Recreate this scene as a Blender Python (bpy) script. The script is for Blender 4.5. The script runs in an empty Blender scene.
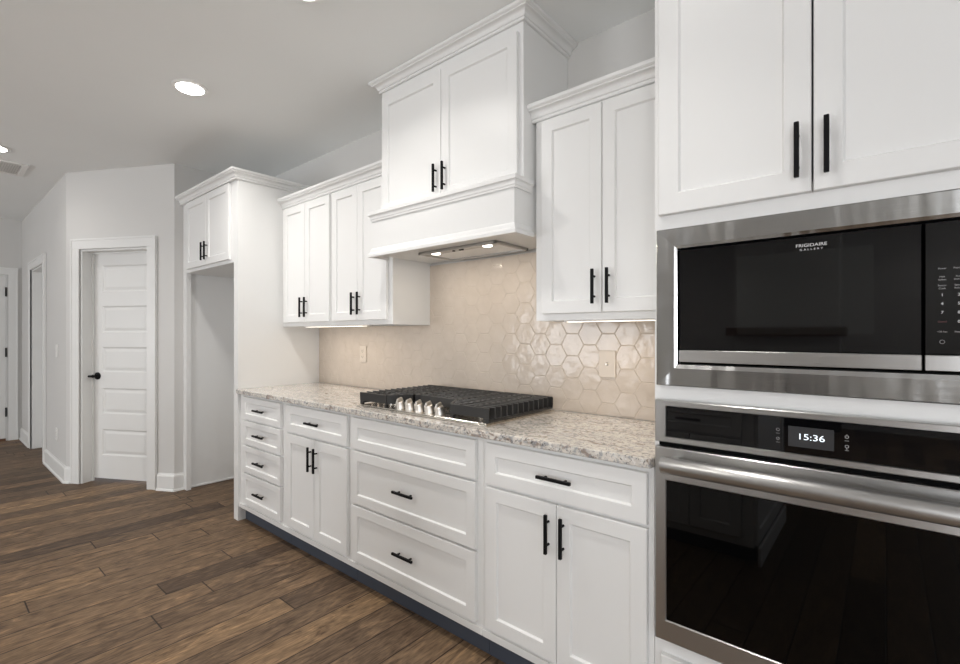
import bpy, bmesh, math, random
from math import sin, cos, pi, radians, hypot
from mathutils import Vector, Matrix
random.seed(7)
S = bpy.context.scene
COL = S.collection

# ------------------------------------------------------------ camera, world, exposure
cam_d = bpy.data.cameras.new('camera'); cam = bpy.data.objects.new('camera', cam_d); COL.objects.link(cam)
cam.location = (0, -2.08, 1.293); cam.rotation_euler = (radians(90), 0, radians(40.3))
cam_d.sensor_width = 36; cam_d.lens = 478/960*36; cam_d.shift_y = 3/960; cam_d.clip_start = 0.02
S.camera = cam
S.view_settings.view_transform = 'Standard'; S.view_settings.look = 'None'
S.view_settings.gamma = 1; S.view_settings.use_curve_mapping = False
S.view_settings.exposure = 0.07
S.cycles.use_denoising = True
S.cycles.max_bounces = 10; S.cycles.diffuse_bounces = 6; S.cycles.glossy_bounces = 5
S.cycles.sample_clamp_indirect = 6
w = bpy.data.worlds.new('world'); S.world = w; w.use_nodes = True
w.node_tree.nodes['Background'].inputs[0].default_value = (.80, .88, 1, 1)
w.node_tree.nodes['Background'].inputs[1].default_value = 1.0

def area(name, loc, rot, sx, sy, power, col=(1, 1, 1), shape='RECTANGLE', parent=None, spread=None):
    d = bpy.data.lights.new(name, 'AREA'); d.shape = shape; d.size = sx
    if shape == 'RECTANGLE': d.size_y = sy
    d.energy = power; d.color = col
    if spread: d.spread = spread
    o = bpy.data.objects.new(name, d); COL.objects.link(o); o.location = loc; o.rotation_euler = rot
    if parent: o.parent = parent; o.location = Vector(loc) - parent.location
    return o
P_FILL_FRONT = 138; P_FILL_RIGHT = 11; P_CAN = 5.5; P_LED = .85; P_HOOD = .6
# added fill lamps at unseen windows, tilted up to brighten the ceiling
area('fill_front', (2.3, -7.40, 1.35), (radians(116), 0, 0), 2.2, 2.1, P_FILL_FRONT, (.97, .98, 1))
area('fill_left', (-5.0, -7.40, 1.35), (radians(118), 0, 0), 2.6, 2.1, P_FILL_FRONT*.75, (.97, .98, 1))
area('fill_right', (3.52, -3.2, 1.4), (radians(97), 0, radians(90)), 2.6, 2.0, P_FILL_RIGHT, (.98, .99, 1))

# ------------------------------------------------------------ materials
def nm(name):
    m = bpy.data.materials.new(name); m.use_nodes = True
    nt = m.node_tree; b = nt.nodes['Principled BSDF']
    return m, nt, b
def N(nt, t, **k):
    n = nt.nodes.new(t)
    for a, v in k.items(): setattr(n, a, v)
    return n
def L(nt, a, b): nt.links.new(a, b)
def math_(nt, op, a, b=None, c=None):
    n = N(nt, 'ShaderNodeMath', operation=op)
    for i, v in enumerate((a, b, c)):
        if v is None: continue
        if isinstance(v, (int, float)): n.inputs[i].default_value = v
        else: L(nt, v, n.inputs[i])
    return n.outputs[0]
def ramp(nt, fac, stops):
    r = N(nt, 'ShaderNodeValToRGB'); e = r.color_ramp.elements
    while len(e) < len(stops): e.new(.5)
    for i, (p, c) in enumerate(stops):
        e[i].position = p; e[i].color = (*c, 1)
    L(nt, fac, r.inputs[0]); return r.outputs[0]
def bump(nt, b, h, strength, dist):
    n = N(nt, 'ShaderNodeBump'); n.inputs['Strength'].default_value = strength; n.inputs['Distance'].default_value = dist
    L(nt, h, n.inputs['Height']); L(nt, n.outputs[0], b.inputs['Normal'])
def coords(nt): return N(nt, 'ShaderNodeNewGeometry').outputs['Position']

def paint(name, col, rough, nscale=60, nstr=.02, var=.015):
    m, nt, b = nm(name)
    no = N(nt, 'ShaderNodeTexNoise'); no.inputs['Scale'].default_value = nscale; no.inputs['Detail'].default_value = 3
    L(nt, coords(nt), no.inputs['Vector'])
    no2 = N(nt, 'ShaderNodeTexNoise'); no2.inputs['Scale'].default_value = 1.3; L(nt, coords(nt), no2.inputs['Vector'])
    c = ramp(nt, no2.outputs[0], [(.3, tuple(x*(1-var) for x in col)), (.7, tuple(min(1, x*(1+var)) for x in col))])
    L(nt, c, b.inputs['Base Color']); b.inputs['Roughness'].default_value = rough
    bump(nt, b, no.outputs[0], nstr, .002)
    return m
def plain(name, col, rough=.5, metal=0, emis=None, es=0, coat=0, spec=None):
    m, nt, b = nm(name)
    no = N(nt, 'ShaderNodeTexNoise'); no.inputs['Scale'].default_value = 40; L(nt, coords(nt), no.inputs['Vector'])
    r = N(nt, 'ShaderNodeMapRange'); r.inputs[3].default_value = max(0, rough-.02); r.inputs[4].default_value = rough+.03
    L(nt, no.outputs[0], r.inputs[0]); L(nt, r.outputs[0], b.inputs['Roughness'])
    b.inputs['Base Color'].default_value = (*col, 1); b.inputs['Metallic'].default_value = metal
    if emis: b.inputs['Emission Color'].default_value = (*emis, 1); b.inputs['Emission Strength'].default_value = es
    b.inputs['Coat Weight'].default_value = coat
    if spec is not None: b.inputs['Specular IOR Level'].default_value = spec
    return m

M_cab = paint('cabinet_paint', (.80, .80, .79), .38, 25, .01, .006)
M_wall = paint('wall_paint', (.645, .637, .62), .7, 120, .06, .012)
M_ceil = paint('ceiling_paint', (.90, .915, .91), .8, 120, .05, .012)
M_trim = paint('trim_paint', (.78, .78, .765), .35, 30, .008, .006)
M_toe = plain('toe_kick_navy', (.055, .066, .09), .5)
M_black = plain('matte_black_metal', (.006, .006, .0065), .45, 0, spec=.12)
M_iron = plain('cast_iron', (.020, .019, .018), .38, spec=.5)
M_plastic = plain('white_plastic', (.84, .83, .81), .35)
M_almond = plain('almond_plastic', (.72, .645, .56), .4)
M_glass = plain('black_glass', (.0025, .0025, .003), .02, spec=.40)
M_glasso = plain('oven_window_glass', (.0015, .0015, .0015), .02, spec=.26)
M_glassw = plain('black_window_glass', (.006, .0065, .0065), .03, spec=.4)
M_dark = plain('dark_void', (.004, .004, .004), .8, spec=.05)
M_disp = plain('display_grey', (.03, .03, .032), .2, emis=(.9, .95, 1), es=.008)
M_txt = plain('lettering_white', (.55, .55, .55), .4, emis=(1, 1, 1), es=.12)
M_txtdim = plain('lettering_grey', (.35, .35, .35), .4)
M_txtred = plain('lettering_red', (.12, .01, .01), .4)
M_dispt = plain('display_digits', (.7, .75, .8), .4, emis=(.85, .93, 1), es=.9)
M_lens = plain('lamp_lens', (1, 1, 1), .4, emis=(1, .97, .93), es=22)
M_led = plain('led_lens', (1, 1, 1), .4, emis=(1, .90, .76), es=2.5)
M_hoodlens = plain('hood_lamp_lens', (1, 1, 1), .4, emis=(1, .93, .82), es=4)
M_knob = plain('polished_steel', (.80, .76, .71), .30, 1)
M_hinge = plain('black_hinge', (.006, .006, .006), .5, spec=.2)
M_wood = plain('stained_threshold', (.16, .075, .04), .5)
M_fire = plain('firebox_black', (.01, .01, .01), .7)

def steel(name, col, rough, axis=2, wav=.0):
    m, nt, b = nm(name)
    mp = N(nt, 'ShaderNodeMapping'); L(nt, coords(nt), mp.inputs[0])
    sc = [400, 400, 400]; sc[axis] = 6; mp.inputs['Scale'].default_value = sc
    no = N(nt, 'ShaderNodeTexNoise'); no.inputs['Scale'].default_value = 1; no.inputs['Detail'].default_value = 2
    L(nt, mp.outputs[0], no.inputs['Vector'])
    r = N(nt, 'ShaderNodeMapRange'); r.inputs[3].default_value = rough-.05; r.inputs[4].default_value = rough+.06
    L(nt, no.outputs[0], r.inputs[0]); L(nt, r.outputs[0], b.inputs['Roughness'])
    b.inputs['Base Color'].default_value = (*col, 1); b.inputs['Metallic'].default_value = 1
    n2 = N(nt, 'ShaderNodeTexNoise'); n2.inputs['Scale'].default_value = 9; n2.inputs['Detail'].default_value = 1
    mp2 = N(nt, 'ShaderNodeMapping'); L(nt, coords(nt), mp2.inputs[0]); mp2.inputs['Scale'].default_value = (2.2, 1, .35)
    L(nt, mp2.outputs[0], n2.inputs['Vector'])
    s = math_(nt, 'ADD', math_(nt, 'MULTIPLY', n2.outputs[0], wav), math_(nt, 'MULTIPLY', no.outputs[0], .004))
    b.inputs['Anisotropic'].default_value = ANI
    tv = N(nt, 'ShaderNodeCombineXYZ'); tv.inputs[2].default_value = 1; L(nt, tv.outputs[0], b.inputs['Tangent'])
    bump(nt, b, s, 1, .004)
    return m
ANI = .7
M_steel = steel('brushed_steel', (.40, .40, .395), .17, 0, .85)
M_steel2 = steel('brushed_steel_smooth', (.50, .498, .492), .30, 0, .08)
M_pan = steel('cooktop_steel', (.66, .63, .58), .22, 0, .1)

def m_floor():
    m, nt, b = nm('hickory_planks')
    sep = N(nt, 'ShaderNodeSeparateXYZ'); L(nt, coords(nt), sep.inputs[0])
    W, LN = .152, 1.35
    u = math_(nt, 'DIVIDE', math_(nt, 'ADD', sep.outputs[0], 20.06), W)
    row = math_(nt, 'FLOOR', u); fu = math_(nt, 'FRACT', u)
    wn = N(nt, 'ShaderNodeTexWhiteNoise', noise_dimensions='1D'); L(nt, row, wn.inputs['W'])
    v = math_(nt, 'ADD', math_(nt, 'DIVIDE', math_(nt, 'ADD', sep.outputs[1], 20), LN), math_(nt, 'MULTIPLY', wn.outputs[0], 7.3))
    cl = math_(nt, 'FLOOR', v); fv = math_(nt, 'FRACT', v)
    cv = N(nt, 'ShaderNodeCombineXYZ'); L(nt, row, cv.inputs[0]); L(nt, cl, cv.inputs[1])
    w2 = N(nt, 'ShaderNodeTexWhiteNoise', noise_dimensions='3D'); L(nt, cv.outputs[0], w2.inputs['Vector'])
    # plank-local grain coords
    gv = N(nt, 'ShaderNodeCombineXYZ')
    L(nt, math_(nt, 'MULTIPLY', sep.outputs[0], 9), gv.inputs[0]); L(nt, math_(nt, 'MULTIPLY', sep.outputs[1], 2.3), gv.inputs[1])
    L(nt, math_(nt, 'MULTIPLY', w2.outputs[0], 50), gv.inputs[2])
    g1 = N(nt, 'ShaderNodeTexNoise'); g1.inputs['Scale'].default_value = 1.6; g1.inputs['Detail'].default_value = 6; g1.inputs['Roughness'].default_value = .65; g1.inputs['Distortion'].default_value = 2.2
    L(nt, gv.outputs[0], g1.inputs['Vector'])
    gv2 = N(nt, 'ShaderNodeCombineXYZ')
    L(nt, math_(nt, 'MULTIPLY', sep.outputs[0], 90), gv2.inputs[0]); L(nt, math_(nt, 'MULTIPLY', sep.outputs[1], 11), gv2.inputs[1]); L(nt, math_(nt, 'MULTIPLY', w2.outputs[0], 30), gv2.inputs[2])
    g2 = N(nt, 'ShaderNodeTexNoise'); g2.inputs['Scale'].default_value = 1.5; g2.inputs['Detail'].default_value = 4
    L(nt, gv2.outputs[0], g2.inputs['Vector'])
    base = ramp(nt, w2.outputs[0], [(0, (.080, .055, .039)), (.15, (.130, .088, .058)), (.5, (.160, .108, .069)), (.8, (.185, .123, .076)), (1, (.250, .165, .096))])
    mx = N(nt, 'ShaderNodeMix', data_type='RGBA', blend_type='MULTIPLY'); mx.inputs[0].default_value = 1
    L(nt, base, mx.inputs[6]); L(nt, ramp(nt, g1.outputs[0], [(.30, (.36, .33, .32)), (.42, (.82, .80, .79)), (.55, (1.08, 1.07, 1.05)), (.70, (1.75, 1.68, 1.55))]), mx.inputs[7])
    mx2 = N(nt, 'ShaderNodeMix', data_type='RGBA', blend_type='MULTIPLY'); mx2.inputs[0].default_value = 1
    L(nt, mx.outputs[2], mx2.inputs[6]); L(nt, ramp(nt, g2.outputs[0], [(.3, (.6, .58, .56)), (.5, (1, 1, 1)), (.7, (1.3, 1.3, 1.3))]), mx2.inputs[7])
    e1 = math_(nt, 'MULTIPLY', math_(nt, 'MINIMUM', fu, math_(nt, 'SUBTRACT', 1, fu)), W)
    e2 = math_(nt, 'MULTIPLY', math_(nt, 'MINIMUM', fv, math_(nt, 'SUBTRACT', 1, fv)), LN)
    ed = math_(nt, 'MINIMUM', e1, e2)
    gap = N(nt, 'ShaderNodeMapRange'); gap.inputs[1].default_value = .001; gap.inputs[2].default_value = .0042; L(nt, ed, gap.inputs[0])
    mx3 = N(nt, 'ShaderNodeMix', data_type='RGBA'); L(nt, gap.outputs[0], mx3.inputs[0]); mx3.inputs[6].default_value = (.022, .015, .012, 1)
    L(nt, mx2.outputs[2], mx3.inputs[7]); L(nt, mx3.outputs[2], b.inputs['Base Color'])
    r = N(nt, 'ShaderNodeMapRange'); r.inputs[3].default_value = .42; r.inputs[4].default_value = .62; b.inputs['Specular IOR Level'].default_value = .2; L(nt, g1.outputs[0], r.inputs[0]); L(nt, r.outputs[0], b.inputs['Roughness'])
    h = math_(nt, 'ADD', gap.outputs[0], math_(nt, 'MULTIPLY', g2.outputs[0], .25))
    bump(nt, b, h, .5, .0025)
    return m
M_floor = m_floor()

def m_granite():
    m, nt, b = nm('granite')
    co = coords(nt)
    def noise(sc, det=3, dist=0, map_=None):
        n = N(nt, 'ShaderNodeTexNoise'); n.inputs['Scale'].default_value = sc; n.inputs['Detail'].default_value = det; n.inputs['Distortion'].default_value = dist
        n.inputs['Roughness'].default_value = .65
        if map_:
            mp = N(nt, 'ShaderNodeMapping'); mp.inputs['Scale'].default_value = map_; L(nt, co, mp.inputs[0]); L(nt, mp.outputs[0], n.inputs['Vector'])
        else: L(nt, co, n.inputs['Vector'])
        return n.outputs[0]
    c = ramp(nt, noise(11, 6, 1.5, (.7, 1.3, 1)), [(.3, (.42, .41, .395)), (.47, (.60, .565, .52)), (.62, (.74, .69, .625))])
    def over(c, fac, col):
        mx = N(nt, 'ShaderNodeMix', data_type='RGBA'); L(nt, fac, mx.inputs[0]); L(nt, c, mx.inputs[6]); mx.inputs[7].default_value = (*col, 1); return mx.outputs[2]
    def thr(v, a, z):
        r = N(nt, 'ShaderNodeMapRange'); r.inputs[1].default_value = a; r.inputs[2].default_value = z; L(nt, v, r.inputs[0]); return r.outputs[0]
    c = over(c, math_(nt, 'MULTIPLY', thr(noise(20, 5, 1.4, (.6, 1.5, 1)), .55, .61), .75), (.20, .135, .10))
    c = over(c, math_(nt, 'MULTIPLY', thr(noise(60, 4, .3), .52, .585), .62), (.22, .245, .27))
    c = over(c, math_(nt, 'MULTIPLY', thr(noise(90, 3), .595, .64), .8), (.05, .048, .05))
    c = over(c, math_(nt, 'MULTIPLY', thr(noise(70, 2, .5, (1, 1.3, 1)), .58, .64), .6), (.82, .80, .77))
    L(nt, c, b.inputs['Base Color']); b.inputs['Roughness'].default_value = .12
    return m
M_gran = m_granite()

def m_tile():
    m, nt, b = nm('glazed_tile')
    no = N(nt, 'ShaderNodeTexNoise'); no.inputs['Scale'].default_value = 16; no.inputs['Detail'].default_value = 2; L(nt, coords(nt), no.inputs['Vector'])
    n2 = N(nt, 'ShaderNodeTexNoise'); n2.inputs['Scale'].default_value = 70; L(nt, coords(nt), n2.inputs['Vector'])
    L(nt, ramp(nt, no.outputs[0], [(.3, (.615, .535, .455)), (.7, (.65, .57, .49))]), b.inputs['Base Color'])
    b.inputs['Roughness'].default_value = .15
    bump(nt, b, math_(nt, 'ADD', no.outputs[0], math_(nt, 'MULTIPLY', n2.outputs[0], .05)), .34, .010)
    return m
M_tile = m_tile()
M_grout = paint('grout', (.60, .525, .45), .9, 300, .05, .02)

# ------------------------------------------------------------ mesh helpers
class MB:
    def __init__(s): s.bm = bmesh.new()
    def box(s, x0, x1, y0, y1, z0, z1, bev=0, seg=1):
        b = bmesh.new()
        r = bmesh.ops.create_cube(b, size=1)
        for v in b.verts:
            v.co = ((x0+x1)/2 + v.co.x*(x1-x0), (y0+y1)/2 + v.co.y*(y1-y0), (z0+z1)/2 + v.co.z*(z1-z0))
        if bev: bmesh.ops.bevel(b, geom=b.edges[:], offset=bev, segments=seg, affect='EDGES', profile=.5)
        s.add(b); return s
    def add(s, b, mat=None):
        if mat is not None: bmesh.ops.transform(b, matrix=mat, verts=b.verts)
        me = bpy.data.meshes.new('t'); b.to_mesh(me); b.free(); s.bm.from_mesh(me); bpy.data.meshes.remove(me)
    def poly(s, pts, faces):
        vs = [s.bm.verts.new(p) for p in pts]
        for f in faces: s.bm.faces.new([vs[i] for i in f])
        return s
    def cyl(s, p0, p1, r0, r1=None, seg=20, caps=True):
        r1 = r0 if r1 is None else r1
        p0, p1 = Vector(p0), Vector(p1); d = p1-p0
        b = bmesh.new(); bmesh.ops.create_cone(b, cap_ends=caps, segments=seg, radius1=r0, radius2=r1, depth=d.length)
        m = Matrix.Translation((p0+p1)/2) @ d.to_track_quat('Z', 'Y').to_matrix().to_4x4()
        s.add(b, m); return s
    def lathe(s, c, prof, seg=28, axis='Z', tilt=None):
        b = bmesh.new(); rings = []
        for r, z in prof:
            rings.append([b.verts.new((r*cos(2*pi*i/seg), r*sin(2*pi*i/seg), z)) for i in range(seg)])
        for k in range(len(rings)-1):
            for i in range(seg): b.faces.new([rings[k][i], rings[k][(i+1) % seg], rings[k+1][(i+1) % seg], rings[k+1][i]])
        b.faces.new(list(reversed(rings[0]))); b.faces.new(rings[-1])
        m = Matrix.Translation(c)
        if axis == '-Y': m = m @ Matrix.Rotation(radians(90), 4, 'X')
        if tilt: m = m @ tilt
        s.add(b, m); return s
    def prism(s, pts, z0, z1):
        n = len(pts)
        vs = [(x, y, z0) for x, y in pts] + [(x, y, z1) for x, y in pts]
        s.poly(vs, [list(range(n))[::-1], list(range(n, 2*n))] + [[i, (i+1) % n, n+(i+1) % n, n+i] for i in range(n)])
        return s
    def sweep(s, path, prof, closed=False):
        """path: (x,y); prof: (out, z); 'out' points to the right of travel"""
        n = len(path); P = [Vector(p) for p in path]; rings = []
        for i in range(n):
            dirs = []
            if i > 0 or closed: dirs.append((P[i]-P[i-1]).normalized())
            if i < n-1 or closed: dirs.append((P[(i+1) % n]-P[i]).normalized())
            ns = [Vector((d.y, -d.x)) for d in dirs]
            m = ns[0] if len(ns) == 1 else (ns[0]+ns[1])/(1+ns[0].dot(ns[1]))
            rings.append([s.bm.verts.new((P[i].x+m.x*o, P[i].y+m.y*o, z)) for o, z in prof])
        k = len(prof)
        for i in range(n if closed else n-1):
            a, c = rings[i], rings[(i+1) % n]
            for j in range(k): s.bm.faces.new([a[j], a[(j+1) % k], c[(j+1) % k], c[j]])
        if not closed: s.bm.faces.new(rings[0][::-1]); s.bm.faces.new(rings[-1])
        return s
    def tube(s, pts, r, seg=12):
        P = [Vector(p) for p in pts]; rings = []
        up = Vector((0, 0, 1))
        for i, p in enumerate(P):
            d = (P[min(i+1, len(P)-1)] - P[max(i-1, 0)]).normalized()
            q = d.to_track_quat('Z', 'Y')
            rings.append([s.bm.verts.new(p + q @ Vector((r*cos(2*pi*j/seg), r*sin(2*pi*j/seg), 0))) for j in range(seg)])
        for i in range(len(P)-1):
            a, c = rings[i], rings[i+1]
            # match twist
            best = min(range(seg), key=lambda t: sum((a[j].co-c[(j+t) % seg].co).length for j in range(0, seg, 3)))
            for j in range(seg): s.bm.faces.new([a[j], a[(j+1) % seg], c[(j+1+best) % seg], c[(j+best) % seg]])
        s.bm.faces.new(rings[0][::-1]); s.bm.faces.new(rings[-1]); return s
    def shaker(s, x0, x1, z0, z1, yf, th, rail, dep=.009, sl=.005, bev=.002, axis=1):
        """shaker front facing -y: front plane yf, thickness th"""
        yb = yf+th
        def ring(a, y): return [(x0+a, y, z0+a), (x1-a, y, z0+a), (x1-a, y, z1-a), (x0+a, y, z1-a)]
        rs = [ring(0, yb), ring(0, yf+bev), ring(bev, yf), ring(rail, yf), ring(rail+.0015, yf+.001), ring(rail+sl, yf+dep-.001), ring(rail+sl+.001, yf+dep)]
        vs = [p for r in rs for p in r]; F = [[3, 2, 1, 0]]
        for k in range(len(rs)-1):
            for i in range(4): F.append([4*k+i, 4*k+(i+1) % 4, 4*k+4+(i+1) % 4, 4*k+4+i])
        k = 4*(len(rs)-1); F.append([k, k+1, k+2, k+3])
        s.poly(vs, F); return s
    def build(s, name, mat, parent=None, smooth=False, matrix=None, bevel=0):
        bm = s.bm
        bmesh.ops.recalc_face_normals(bm, faces=bm.faces)
        if matrix is not None: bmesh.ops.transform(bm, matrix=matrix, verts=bm.verts)
        off = Vector((0, 0, 0)); p = parent
        while p is not None: off += p.location; p = p.parent
        bmesh.ops.translate(bm, verts=bm.verts, vec=-off)
        me = bpy.data.meshes.new(name); bm.to_mesh(me); bm.free()
        me.materials.append(mat)
        if smooth:
            for f in me.polygons: f.use_smooth = True
            me.set_sharp_from_angle(angle=radians(40))
        o = bpy.data.objects.new(name, me); COL.objects.link(o)
        if parent: o.parent = parent
        else:
            # put the origin of a one-mesh thing at its base
            n = len(me.vertices)
            if n:
                cx = sum(v.co.x for v in me.vertices)/n; cy = sum(v.co.y for v in me.vertices)/n; mz = min(v.co.z for v in me.vertices)
                me.transform(Matrix.Translation((-cx, -cy, -mz))); o.location = (cx, cy, mz)
        return o
def thing(name, label, cat, loc, group=None):
    o = bpy.data.objects.new(name, None); COL.objects.link(o); o.location = loc; o.empty_display_size = .1
    o['label'] = label; o['category'] = cat
    if group: o['group'] = group
    return o
def tag(o, label, cat, group=None, kind=None):
    o['label'] = label; o['category'] = cat
    if group: o['group'] = group
    if kind: o['kind'] = kind
    return o
def struct(o, label=None):
    o['kind'] = 'structure'
    if label: o['label'] = label
    return o
def text(s, size, loc, mat, name, parent, width=None, align='CENTER', rotz=0, spacing=1):
    c = bpy.data.curves.new(name, 'FONT'); c.body = s; c.size = size; c.align_x = align; c.align_y = 'CENTER'; c.extrude = .00025
    c.space_character = spacing
    c.materials.append(mat)
    o = bpy.data.objects.new(name, c); COL.objects.link(o)
    off = Vector((0, 0, 0)); p = parent
    while p is not None: off += p.location; p = p.parent
    o.parent = parent; o.location = Vector(loc)-off; o.rotation_euler = (radians(90), 0, rotz)
    bpy.context.view_layer.update()
    k = width/max(o.dimensions.x, 1e-4) if width else 1
    me = bpy.data.meshes.new_from_object(o); me.name = name
    if width: me.transform(Matrix.Diagonal((k, 1, 1, 1)))
    m = bpy.data.objects.new(name, me); COL.objects.link(m); m.parent = parent; m.location = o.location.copy(); m.rotation_euler = o.rotation_euler.copy()
    bpy.data.objects.remove(o); bpy.data.curves.remove(c)
    m.name = name
    return m
def Yd(d): return d-2.08            # distance in front of the lens plane -> y

CEIL = 2.715
XL, XR, YF = -8.2, 3.6, -7.48
YH = Yd(.85)                        # hall wall
A_ = (-5.475, YH+.0); B_ = (-4.50, Yd(1.385))

# ------------------------------------------------------------ shell
struct(MB().box(XL-.2, XR+.2, YF-.2, .12, -.1, 0).build('floor', M_floor), 'brown hickory plank floor')
struct(MB().box(XL-.2, XR+.2, YF-.2, .12, CEIL, CEIL+.1).build('ceiling', M_ceil), 'light grey painted ceiling')
struct(MB().box(-4.62, XR+.12, 0, .12, 0, CEIL).build('wall_back', M_wall), 'grey wall behind the kitchen cabinets')
def seg_frame(A, B):
    """matrix mapping local (s, n, z) to world; n>0 goes behind the wall (away from the room)"""
    d = (Vector(B)-Vector(A)).normalized(); n = Vector((-d.y, d.x))
    m = Matrix(((d.x, n.x, 0, A[0]), (d.y, n.y, 0, A[1]), (0, 0, 1, 0), (0, 0, 0, 1)))
    return m, (Vector(B)-Vector(A)).length
def wall_open(name, A, B, openings, label, th=.12, ext=(0, 0)):
    m, Ln = seg_frame(A, B); b = MB(); s = -ext[0]
    for o0, o1, z0, z1 in openings:
        b.box(s, o0, 0, th, 0, CEIL)
        if z1 < CEIL: b.box(o0, o1, 0, th, z1, CEIL)
        if z0 > 0: b.box(o0, o1, 0, th, 0, z0)
        s = o1
    b.box(s, Ln+ext[1], 0, th, 0, CEIL)
    return struct(b.build(name, M_wall, matrix=m), label)
# return wall beside the refrigerator alcove
struct(MB().prism([(B_[0], B_[1]), (B_[0], -.001), (B_[0]-.11, -.001), (B_[0]-.11, B_[1]+.0605)], 0, CEIL).build('wall_return', M_wall), 'short grey wall left of the refrigerator alcove')
ANG, LA = seg_frame(A_, B_)
OP = (.156, .857, 0, 2.035)
wall_open('wall_angled', A_, B_, [OP], 'angled grey wall holding the pantry door', th=.11)
HALL, LH = seg_frame((XL, YH), A_)
DX0, DX1 = -7.40-XL, -6.56-XL
wall_open('wall_hall', (XL, YH), A_, [(DX0, DX1, 0, 2.03)], 'grey hallway wall left of the angled wall', th=.12)
ENDA = (XL, YF); ENDB = (XL, YH)
ENDM, LE = seg_frame(ENDA, ENDB)
ED1 = LE-.125; ED0 = ED1-.82
wall_open('wall_left', ENDA, ENDB, [(ED0, ED1, 0, 2.03)], 'grey end wall of the hallway', th=.12, ext=(.12, .12))
# living side walls (seen only in reflections)
WR, LR = seg_frame((XR, 0), (XR, YF))
wall_open('wall_right', (XR, 0), (XR, YF), [(1.8, 4.6, .35, 2.45)], 'grey wall right of the kitchen with a window', ext=(0, .12))
WF, LF = seg_frame((XR, YF), (XL, YF))
wall_open('wall_front', (XR, YF), (XL, YF), [(.2, 2.5, .3, 2.4), (7.3, 10.0, .3, 2.4)], 'grey living side wall behind the camera')
def window(n, M, s0, s1, z0, z1, label):  # unseen windows, put in to go with the added fill lamps
    fr = MB()
    for a, b_, c, d in ((s0-.08, s0, z0-.08, z1+.08), (s1, s1+.08, z0-.08, z1+.08), (s0, s1, z0-.08, z0), (s0, s1, z1, z1+.08)): fr.box(a, b_, -.018, -.001, c, d)
    mid = (s0+s1)/2
    for a, b_, c, d in ((s0, s0+.04, z0, z1), (s1-.04, s1, z0, z1), (s0+.04, s1-.04, z0, z0+.04), (s0+.04, s1-.04, z1-.04, z1), (mid-.03, mid+.03, z0+.04, z1-.04)): fr.box(a, b_, .06, .1, c, d)
    o = struct(fr.build('window_%d' % n, M_trim, matrix=M), label); return o
window(1, WR, 1.8, 4.6, .35, 2.45, 'unseen white framed window in the right wall')
window(2, WF, .2, 2.5, .3, 2.4, 'unseen white framed window right of the fireplace')
window(3, WF, 7.3, 10.0, .3, 2.4, 'unseen white framed window left of the fireplace')

# baseboards
BBP = [(0, 0), (.016, 0), (.016, .118), (.013, .128), (.006, .134), (.004, .142), (0, .142)]
SHOE = [(.0165, 0), (.028, 0), (.026, .012), (.0165, .018)]
def bb(name, pts, label):
    b = MB(); b.sweep(pts, BBP); b.sweep(pts, SHOE)
    return struct(b.build(name, M_trim), label)
def ap(M, s, n=0): v = M @ Vector((s, n, 0)); return (v.x, v.y)
bb('baseboard_angled', [ap(ANG, .955), B_, (B_[0], Yd(1.45))], 'white baseboard right of the pantry door')
bb('baseboard_hall', [ap(HALL, DX1+.088), A_, ap(ANG, .062)], 'white baseboard of the hallway wall by the pantry')
bb('baseboard_hall_far', [ap(HALL, .001), ap(HALL, DX0-.088)], 'white baseboard in the far hallway corner')
bb('baseboard_left', [ap(ENDM, 0), ap(ENDM, ED0-.09)], 'white baseboard of the end wall')

# door casings and doors
def casing(n, M, s0, s1, zt, wdt, label, jd, th=.02, stop=None):
    b = MB(); e = .0015
    for a, c in ((s0-wdt, s0), (s1, s1+wdt)):
        b.box(a, c, -th, -e, 0.001, zt, .002)
        inn = (c-.012, c) if a < s0 else (a, a+.012)
        b.box(inn[0], inn[1], -th*.75, -e, 0.001, zt)
    b.box(s0-wdt, s1+wdt, -th, -e, zt, zt+wdt, .002)
    # outer back band
    b.box(s0-wdt-.004, s0-wdt+.012, -th-.004, -e, 0.001, zt+wdt+.004, .0015); b.box(s1+wdt-.012, s1+wdt+.004, -th-.004, -e, 0.001, zt+wdt+.004, .0015)
    b.box(s0-wdt+.012, s1+wdt-.012, -th-.004, -e, zt+wdt-.012, zt+wdt+.004, .0015)
    # jamb lining
    g = .0012
    b.box(s0+g, s0+.016, -.001, jd, 0.001, zt-.016); b.box(s1-.016, s1-g, -.001, jd, 0.001, zt-.016); b.box(s0+g, s1-g, -.001, jd, zt-.016, zt-g)
    if stop:
        a, c = stop
        b.box(s0+.016, s0+.027, a, c, 0.001, zt-.016); b.box(s1-.027, s1-.016, a, c, 0.001, zt-.016); b.box(s0+.027, s1-.027, a, c, zt-.027, zt-.016)
    return struct(b.build('trim_%d' % n, M_trim, matrix=M), label)
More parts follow.
